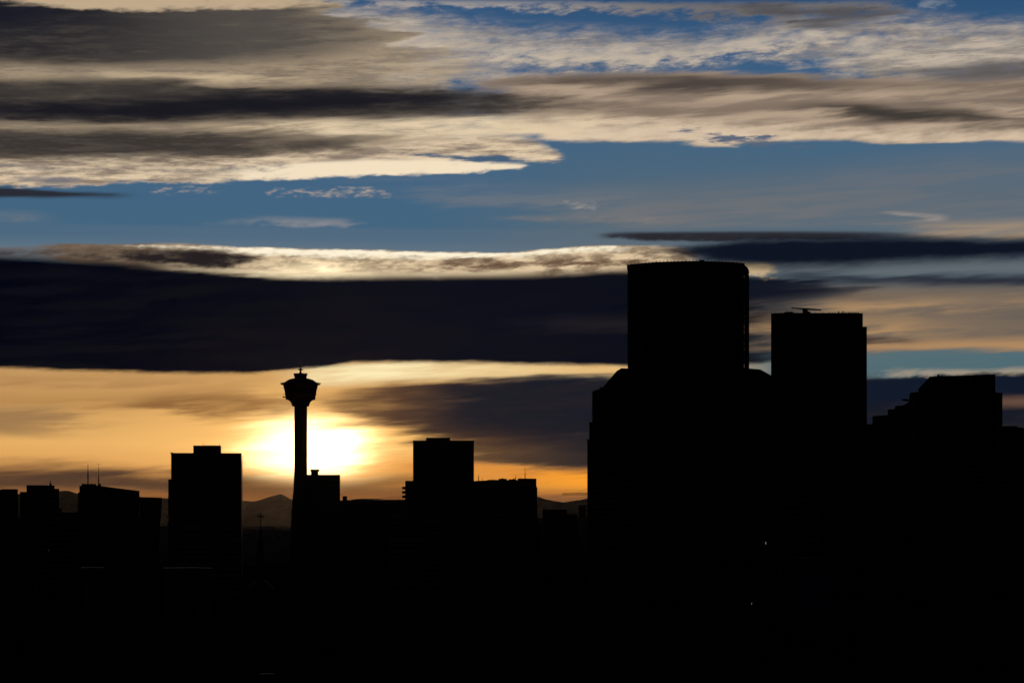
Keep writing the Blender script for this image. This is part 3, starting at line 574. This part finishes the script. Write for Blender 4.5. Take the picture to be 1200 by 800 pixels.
bm = bmesh.new(); prism(bm, [(t.x(119), t.z(573.4)), (t.x(136), t.z(575.5)), (t.x(136), t.z(573.2)), (t.x(119), t.z(571.2))], -.25, .05); link('clerestory_window', bm, BLUEG, C)
for (a, b, c_, d) in ((150, 151.6, 595.5, 599.5), (152.8, 154, 596, 599.2), (146, 148, 588, 591)):
    link('window', boxm(t.x(a), t.x(b), -.2, .1, t.z(d), t.z(c_)), BLUEG, C)
t = Site(176, 2000); x, z = t.x, t.z
D = thing('office_block', 'flat roofed block with a leaning right edge, beside the twin antenna block', 'building', t.loc, t.rz)
bm = bmesh.new(); prism(bm, [(x(163.8), 0), (x(186), 0), (x(187.4), z(616)), (x(190), z(584)), (x(190), z(583)), (x(186), z(582.6)), (x(163.8), z(582))], 3, 26); link('wall', bm, DCONC, D)
bm = bmesh.new()
for px in range(165, 190, 2): tube(bm, (x(px), 4, z(583)), (x(px), 4, z(581.6)), .09, n=4)
link('roof_railing', bm, STEEL, D)
for (a, b, c_, d) in ((178, 180.4, 588.5, 591), (176.6, 178.4, 595.6, 598.2), (180.4, 182.4, 593.5, 596), (168, 170, 590, 593)):
    link('window', boxm(x(a), x(b), 2.8, 3.1, z(d), z(c_)), BLUEG, D)
# tall block left of the sun
E, t = block('office_tower', 'tall square office tower with a stepped roof box, left of the observation tower', (200.5, 283), 1900, [(200.5, 283, 531.4), (197, 200.4, 561.4)], 46, STONE, 3.7, pent=[(225.9, 257.9, 521.2, 532)], lip=False, cap=30, yaw=R(-2.0))
bm = bmesh.new()
box(bm, t.x(200.3), t.x(283.2), -.3, .2, t.z(531.8), t.z(530.6)); link('cornice', bm, DCONC, E)
link('penthouse', boxm(t.x(240), t.x(257.6), 13, 28, t.z(521.4), t.z(521.0)), DCONC, E)
for px, h in ((237.2, 3.2), (239.4, 1.2), (246, 1.4), (251, 1.2), (256.6, 2.4), (232, 1)):
    mast(E, t.x(px), 20, t.z(521.3), t.z(521.3-h), .2, 'roof_mast')
link('roof_unit', boxm(t.x(199.6), t.x(202.6), 2, 5, t.z(531.4), t.z(530)), DCONC, E)
# block in front of the tower's foot
G, t = block('office_block', 'plain block in front of the sun, at the right foot of the observation tower', (356, 398.6), 2030, [(356, 398.6, 556)], 30, CONC, 3.4, lip=False, cap=30, hfrac=.4)
bm = bmesh.new(); box(bm, t.x(364.4), t.x(373), 8, 16, t.z(556.3), t.z(549.8)); box(bm, t.x(363.6), t.x(374.4), 7.4, 16.6, t.z(551.6), t.z(549.4)); link('roof_plant', bm, DCONC, G)
block('low_block', 'low dark block with a small roof box, right of the plain sunlit block', (398, 473), 2400, [(398.4, 474, 587)], 24, BRICK, rib=True, pent=[(401.4, 406.6, 581, 587.3), (416, 421, 585.4, 587.3)], masts=[(427, 583, 587, .2), (457, 583.4, 587, .25)])
# balcony block with the tower behind it
H, t = block('apartment_tower', 'square apartment tower with a roof box, midway between the sun and the tallest skyscraper', (484, 555.2), 1720, [(484, 555.2, 517.2)], 38, STONE, 3.2, pent=[(499, 527, 512, 517.6)], lip=True, cap=34, yaw=R(-1.))
t2 = Site(480, 1690); x, z = t2.x, t2.z
Hb = thing('balcony_block', 'lower block with stacked balconies along its left edge, left of the square apartment tower', 'building', t2.loc, t2.rz)
bm = bmesh.new(); prism(bm, [(x(474.8), 0), (x(487), 0), (x(487), z(563)), (x(476), z(563)), (x(474.8), z(564))], 0, 24); link('wall', bm, DCONC, Hb)
src = None
for i in range(9):
    zz = z(572.5+i*5.1)
    if src is None:
        bm = bmesh.new(); h = 2.6*t2.k
        box(bm, x(471.2), x(474.8), 1, 20, 0, .35); box(bm, x(471.2), x(471.2)+.2, 1, 20, .35, h); box(bm, x(471.2)+.2, x(474.8), 1, 1.2, .35, h)
        src = link('balcony', bm, CONC, Hb, (0, 0, zz))
    else: dup(src, Hb, (0, 0, zz))
ribbons(Hb, x(476), x(486), 0, 24, 0, z(566), 3.2, cap=12)
t = Site(592, 1800); x, z = t.x, t.z
I = thing('hospital_block', 'long low block with roof plant and a thin antenna, right of the square apartment tower', 'building', t.loc, t.rz)
bm = bmesh.new(); prism(bm, [(x(553), 0), (x(628), 0), (x(629.6), z(606)), (x(629.7), z(571)), (x(628.7), z(570)), (x(628.6), z(560.4)), (x(607), z(560.2)), (x(606.6), z(562.2)), (x(570), z(562.6)), (x(560), z(563)), (x(553), z(563.6))], 0, 30); link('wall', bm, CONC, I)
ribbons(I, x(556), x(628), 0, 30, 0, z(572), 3.6, cap=18)
for a, b, yt in ((571, 583, 561.6), (584, 594, 560.4), (596, 605, 561), (587.5, 590, 559.8), (601, 603, 560.2)):
    link('roof_plant', boxm(x(a), x(b), 8, 18, z(563), z(yt)), DCONC, I)
for px, yt, r_ in ((560.6, 555.4, .3), (604.5, 555.8, .35), (615.5, 546.8, .3), (565, 559, .15), (577, 559, .15)): mast(I, x(px), 12, z(562.6), z(yt), r_)
# far pale block and crane by the stepped tower
block('low_block', 'dim low block in the distance, between the long block and the chamfered tower', (636, 664), 2700, [(636, 664, 597.4), (652, 676.6, 603)], 20, DCONC, rib=False)
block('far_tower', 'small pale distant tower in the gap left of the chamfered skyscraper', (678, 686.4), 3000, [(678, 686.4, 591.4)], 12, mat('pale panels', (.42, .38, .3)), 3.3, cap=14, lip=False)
t = Site(686, 3300); x, z = t.x, t.z
J = thing('tower_crane', 'construction crane with a long horizontal jib against the orange strip', 'crane', t.loc, t.rz)
bm = bmesh.new(); zj = z(579.4)
for s in (-1, 1):
    for u_ in (-1, 1): tube(bm, (x(691)+s*1.1, u_*1.1, 0), (x(691)+s*1.1, u_*1.1, zj), .2, n=4)
for i in range(24):
    za, zb = zj*i/24, zj*(i+1)/24
    tube(bm, (x(691)-1.1, -1.1, za), (x(691)+1.1, -1.1, zb), .12, n=4); tube(bm, (x(691)+1.1, -1.1, zb), (x(691)-1.1, -1.1, zb), .12, n=4)
link('tower_mast', bm, STEEL, J)
bm = bmesh.new(); xa, xb = x(658.5), x(700)
tube(bm, (xa, -1, zj), (xb, -1, zj), .3, n=4); tube(bm, (xa, 1, zj), (xb, 1, zj), .3, n=4); tube(bm, (xa+1, 0, zj+1.9), (xb, 0, zj+2.3), .3, n=4)
for i in range(26):
    u0, u1 = xa+(xb-xa)*i/26, xa+(xb-xa)*(i+.5)/26
    tube(bm, (u0, -1, zj), (u1, 0, zj+2), .13, n=4); tube(bm, (u1, 0, zj+2), (u0+(xb-xa)/26, -1, zj), .13, n=4)
link('jib', bm, STEEL, J)
bm = bmesh.new(); tube(bm, (x(691), 0, zj), (x(691), 0, zj+10), .5, .3, 5); tube(bm, (x(691), 0, zj+10), (xa+20, 0, zj+2), .12, n=4); tube(bm, (x(691), 0, zj+10), (xb, 0, zj+2), .12, n=4); link('apex', bm, STEEL, J)
link('counterweight', boxm(xb-4, xb, -1.2, 1.2, zj-2.6, zj-.3), DCONC, J); link('cab', boxm(x(691)-1.4, x(691)+1.2, -2.8, -1.2, zj-2.4, zj-.2), STEEL, J)
block('office_block', 'dark block at the right edge, beyond the stepped block with the sloping roof', (1174, 1260), 1700, [(1191, 1215, 499.6, 504), (1174, 1192, 498.6), (1214, 1262, 504)], 30, DCONC, rib=True, cap=24, lip=False)
block('office_block', 'dark block filling the foot of the gap right of the square topped skyscraper', (1008, 1042), 1600, [(1008, 1042, 498)], 26, DCONC, cap=24)

# ------------------------------------------------------------------ church with a cross
t = Site(305.4, 1250); x, z = t.x, t.z
Ch = thing('church', 'church with a slim spire topped by a cross, in front of the distant peak', 'church', t.loc, t.rz)
bm = bmesh.new()
for s in (1,): lathe(bm, [(4.2*t.k, z(648)), (3.4*t.k, z(640)), (.75*t.k, z(617.5)), (.5*t.k, z(615))], 8)
link('spire', bm, COPPER, Ch)
bm = bmesh.new(); w = .45*t.k; box(bm, -w, w, -w, w, z(616), z(600)); box(bm, -3.7*t.k, -w, -w*.9, w*.9, z(605.4), z(603.9)); box(bm, w, 3.7*t.k, -w*.9, w*.9, z(605.4), z(603.9)); link('cross', bm, STEEL, Ch)
link('tower', boxm(-2.2, 2.2, -2.2, 2.2, 0, z(647.8)), BRICK, Ch)
bm = bmesh.new(); prism(bm, [(-7, 0), (7, 0), (7, 6.5), (0, 12.5), (-7, 6.5)], 2.4, 30); link('nave', bm, BRICK, Ch)
bm = bmesh.new(); prism(bm, [(-7.6, 6.2), (0, 12.7), (7.6, 6.2), (7.6, 6.6), (0, 13.2), (-7.6, 6.6)], 2.6, 30.4); link('roof', bm, SHING, Ch)
bm = bmesh.new(); prism(bm, [(-.7, 7), (.7, 7), (.7, 9.4), (0, 10.4), (-.7, 9.4)], -2.3, -2.15); link('window', bm, GLASS, Ch)

# ------------------------------------------------------------------ low city in front
rows = [  # px0, px1, ytop, Y
 (-30, 36, 603, 1500, BRICK), (40, 92, 596.5, 1450, CONC), (92, 150, 607, 1380, DCONC), (150, 186, 611, 1500, BRICK), (206, 282, 612, 1300, CONC),
 (356, 402, 607, 1500, DCONC), (404, 452, 604, 1420, BRICK), (456, 520, 602, 1350, CONC), (524, 578, 606, 1300, DCONC), (582, 634, 611, 1500, BRICK),
 (690, 742, 560, 1400, CONC), (746, 800, 582, 1300, DCONC), (804, 850, 566, 1350, STONE), (852, 908, 592, 1250, BRICK), (912, 962, 574, 1320, CONC), (966, 1016, 560, 1400, DCONC), (1020, 1070, 548, 1380, STONE), (1074, 1130, 566, 1300, BRICK), (1134, 1180, 540, 1420, CONC), (1182, 1240, 552, 1360, DCONC)]
desc = ['brick', 'grey', 'dark', 'narrow brick', 'pale wide', 'dark', 'brick', 'wide grey', 'dark', 'brick']
where = ['at the far left below the skyline', 'below the spiked stepped block', 'below the twin antenna block', 'below the leaning edged block', 'at the foot of the tall square office tower', 'at the foot of the observation tower', 'below the low dark block with the roof box', 'in front of the balcony block', 'in front of the square apartment tower', 'in front of the long block with the thin antenna',
 'at the foot of the chamfered tower', 'below the left half of the tallest skyscraper', 'below the right half of the tallest skyscraper', 'below the gap beside the tallest skyscraper', 'below the left half of the square topped skyscraper', 'below the right half of the square topped skyscraper', 'below the steps of the sloping roofed block', 'in front of the sloping roofed block', 'in front of the right wing of the sloping roofed block', 'at the right edge of the picture']
for i, (a, b, yt, Y, m_) in enumerate(rows):
    w = b-a
    block('midrise_block', 'dark mid rise block '+where[i], (a, b), Y, [(a, a+w*.62, yt), (a+w*.62, b, yt+5)], 22, m_, 3.3, cap=14, pent=[(a+w*.2, a+w*.36, yt-2.2, yt+.3)], lip=True)

# long low shed whose pale roof edge catches the light
for (a, b, yt, Y, lab) in ((192, 248, 665.2, 1050, 'long low warehouse with a pale roof edge, in the dark below the square office tower'), (96, 122, 664.8, 1060, 'small low shed with a faint pale roof edge, below the twin antenna block')):
    t = Site((a+b)/2, Y); x, z = t.x, t.z
    Wh = thing('warehouse', lab, 'warehouse', t.loc, t.rz)
    link('wall', boxm(x(a), x(b), .3, 24, 0, z(yt)-1.4), STUCCO, Wh)
    bm = bmesh.new(); prism(bm, [(x(a)-.4, z(yt)-1.4), (x(b)+.4, z(yt)-1.4), (x(b)+.4, z(yt)-.2), (x(b)*.1, z(yt)+.1), (x(a)-.4, z(yt)-.1)], 0, 24.4); link('roof', bm, PALE, Wh)
    for j in range(4):
        xx = x(a)+(x(b)-x(a))*(j+.3)/4.4; link('door', boxm(xx, xx+3.2, .15, .35, 0, 4), STEEL, Wh)
# blue panelled hall and small blue containers
t = Site(952, 1000); x, z = t.x, t.z
Bl = thing('blue_hall', 'dim blue panelled hall in the dark foreground, below the square topped skyscraper', 'hall', t.loc, t.rz)
bm = bmesh.new(); prism(bm, [(x(935), 0), (x(966), 0), (x(969), z(657)), (x(969), z(655.4)), (x(934), z(655.6))], 0, 16); link('wall', bm, BLUEP, Bl)
link('roof', boxm(x(933), x(970), -.4, 16.6, z(655.4)+.01, z(655.4)+.5), ROOFM, Bl)
for j in range(3): link('window', boxm(x(940+j*8), x(945+j*8), -.1, .1, z(668), z(663)), GLASS, Bl)
for (a, b, yt, Y, lab) in ((304, 321, 752.5, 590, 'blue shipping container in the dark foreground, below the church'), (738, 747, 779, 520, 'small blue shipping container near the bottom edge of the picture')):
    t = Site((a+b)/2, Y); x = t.x; zz = gz(t.X, Y)
    Cn = thing('shipping_container', lab, 'container', (t.X, Y, zz), t.rz); w = x(b)-x(a)
    bm = bmesh.new(); box(bm, -w/2, w/2, 0, 2.4, .15, 2.7)
    for j in range(int(w/.3)): box(bm, -w/2+j*.3, -w/2+j*.3+.14, -.05, 0, .3, 2.55)
    link('body', bm, BLUEP, Cn)
    bm = bmesh.new()
    for sx in (-w/2+.08, w/2-.08): box(bm, sx-.08, sx+.08, -.07, .05, 0, 2.72)
    link('corner_post', bm, STEEL, Cn)
# lit lamps: two street lamps seen as short bright strokes
def street_lamp(px, py, Y, label, s=1.):
    t = Site(px, Y); zt = t.z(py)
    o = thing('street_lamp', label, 'street lamp', (t.X, Y, 0), t.rz)
    bm = bmesh.new(); tube(bm, (0, 0, 0), (0, 0, zt+.4), .12, .08); tube(bm, (0, 0, zt+.4), (1.2, 0, zt+.6), .07); link('pole', bm, STEEL, o)
    link('lamp_head', boxm(1.0, 1.7, -.2, .2, zt+.5, zt+.72), STEEL, o)
    bm = bmesh.new(); lathe(bm, [(.1*s, zt-.6*s), (.2*s, zt-.3*s), (.2*s, zt+.2*s), (.1*s, zt+.48)], 10)
    for v in bm.verts: v.co.x += 1.35
    link('lamp', bm, WARM, o)
    return o
street_lamp(894, 635.6, 1100, 'lit street lamp, the brighter of a pair in front of the tallest skyscrapers', 1.3)
street_lamp(890.6, 635.8, 1120, 'faint lit street lamp just left of the brighter one', .5)
street_lamp(876, 707, 760, 'faint low street lamp in the dark foreground, below the tallest skyscraper', .5)
street_lamp(54, 644.6, 1200, 'faint street lamp at the far left in the dark foreground', .5)

# ------------------------------------------------------------------ trees along the dark middle ground
def crown_mesh(h, w, seed, spruce=False):
    rnd = random.Random(seed); bm = bmesh.new()
    def leaf(p, s):
        q = Vector((rnd.gauss(0, 1), rnd.gauss(0, 1), rnd.gauss(0, 1))).normalized().to_track_quat('Z', 'Y')
        vs = [bm.verts.new(p+q@Vector(c)*s) for c in ((-.5, -.3, 0), (.5, -.25, 0), (.35, .4, .1), (-.3, .35, -.1))]; bm.faces.new(vs)
    if spruce:
        for i in range(520):
            u = rnd.random()**.8; r = w*.5*(1-u)**.9*(.35+.65*rnd.random())*(1+.2*math.sin(u*40)); a = rnd.random()*6.283
            leaf(Vector((r*math.cos(a), r*math.sin(a), h*(.12+.88*u)-.12*r)), .55+.5*(1-u))
    else:
        cl = [Vector((rnd.uniform(-1, 1)*w*.36, rnd.uniform(-1, 1)*w*.36, h*rnd.uniform(.42, .86))) for _ in range(11)]
        for c in cl:
            rr = w*rnd.uniform(.14, .24)
            for i in range(46):
                d = Vector((rnd.gauss(0, 1), rnd.gauss(0, 1), rnd.gauss(0, .8))); d = d.normalized()*rr*rnd.random()**.4
                leaf(c+d, rnd.uniform(.35, .8))
    return bm
def trunk_mesh(h, w, seed):
    rnd = random.Random(seed+50); bm = bmesh.new(); tube(bm, (0, 0, 0), (0, 0, h*.45), .28, .18, 7)
    for i in range(6):
        a = i*1.05+rnd.random(); tube(bm, (0, 0, h*(.3+.03*i)), (math.cos(a)*w*.32, math.sin(a)*w*.32, h*rnd.uniform(.55, .85)), .12, .03, 5)
    return bm
protos = []
for s, (h, w, sp) in enumerate(((11, 8, 0), (9, 8.5, 0), (13, 5, 1), (10, 4.4, 1))):
    tm = trunk_mesh(h, w, s) if not sp else None
    if tm is None: tm = bmesh.new(); tube(tm, (0, 0, 0), (0, 0, h*.93), .22, .04, 6)
    o = thing('spruce_tree' if sp else 'broadleaf_tree', '', 'tree', (0, 0, 0))
    link('trunk', tm, BARK, o); link('crown', crown_mesh(h, w, s, sp), SPRUCE if sp else LEAF, o); protos.append((o, sp))
used = set()
dg = None
def rise(x, y):                             # foot of a tree: on the wooded rise where it stands there, else on the ground
    hit, p, n_, _ = RISE.ray_cast(Vector((x, y, 500)), Vector((0, 0, -1))) if 2480 < y < 3420 else (False, None, None, None)
    return p.z-.2 if hit else gz(x, y)
def plant(x, y, kind, sc, label, group):
    o, sp = protos[kind]
    if kind in used:
        c = o.copy(); COL.objects.link(c)
        for ch in list(o.children): d = ch.copy(); COL.objects.link(d); d.parent = c
        o = c
    used.add(kind)
    o.location = (x, y, rise(x, y)); o.rotation_euler = (0, 0, random.random()*6); o.scale = (sc, sc, sc)
    o['label'] = label; o['group'] = group
for i in range(26):                                                 # tree line that closes the gap below the peak
    px = 281+i*2.6+random.uniform(-1, 1); Y = random.uniform(2700, 2900)
    plant((px-600)/F*Y, Y, random.choice((0, 1, 1, 3)), .55+random.uniform(-.15, .2), 'dark tree in the far tree line below the distant peak', 'trees of the far tree line')
for i in range(34):
    px = random.uniform(-10, 1210); Y = random.uniform(520, 1150)
    plant((px-600)/F*Y, Y, random.choice((0, 1, 2, 3)), random.uniform(.8, 1.2), 'dark tree scattered over the unlit foreground', 'trees of the dark foreground')
for i, (px, Y, s) in enumerate([(188.6, 1900, 1.2), (192, 1950, 1.4), (80, 1900, 1.3), (74, 1900, 1.1), (646, 2300, 1.4), (655, 2200, 1.2), (668, 2300, 1.3)]):
    plant((px-600)/F*Y, Y, 1, s, 'small dark tree in a gap between skyline blocks', 'trees in the gaps of the skyline')

# ------------------------------------------------------------------ air
hb = boxm(-36000, 36000, -1100, 60000, -3, 760)
hz = bpy.data.materials.new('haze'); hz.use_nodes = True; ht = hz.node_tree; ht.nodes.clear()
pv = ht.nodes.new('ShaderNodeVolumePrincipled'); om = ht.nodes.new('ShaderNodeOutputMaterial'); ht.links.new(pv.outputs[0], om.inputs['Volume'])
pv.inputs['Color'].default_value = (.86, .88, .92, 1); pv.inputs['Density'].default_value = 6e-7; pv.inputs['Anisotropy'].default_value = .93
H_ = link('haze', hb, hz); H_['kind'] = 'stuff'; H_.display_type = 'WIRE'
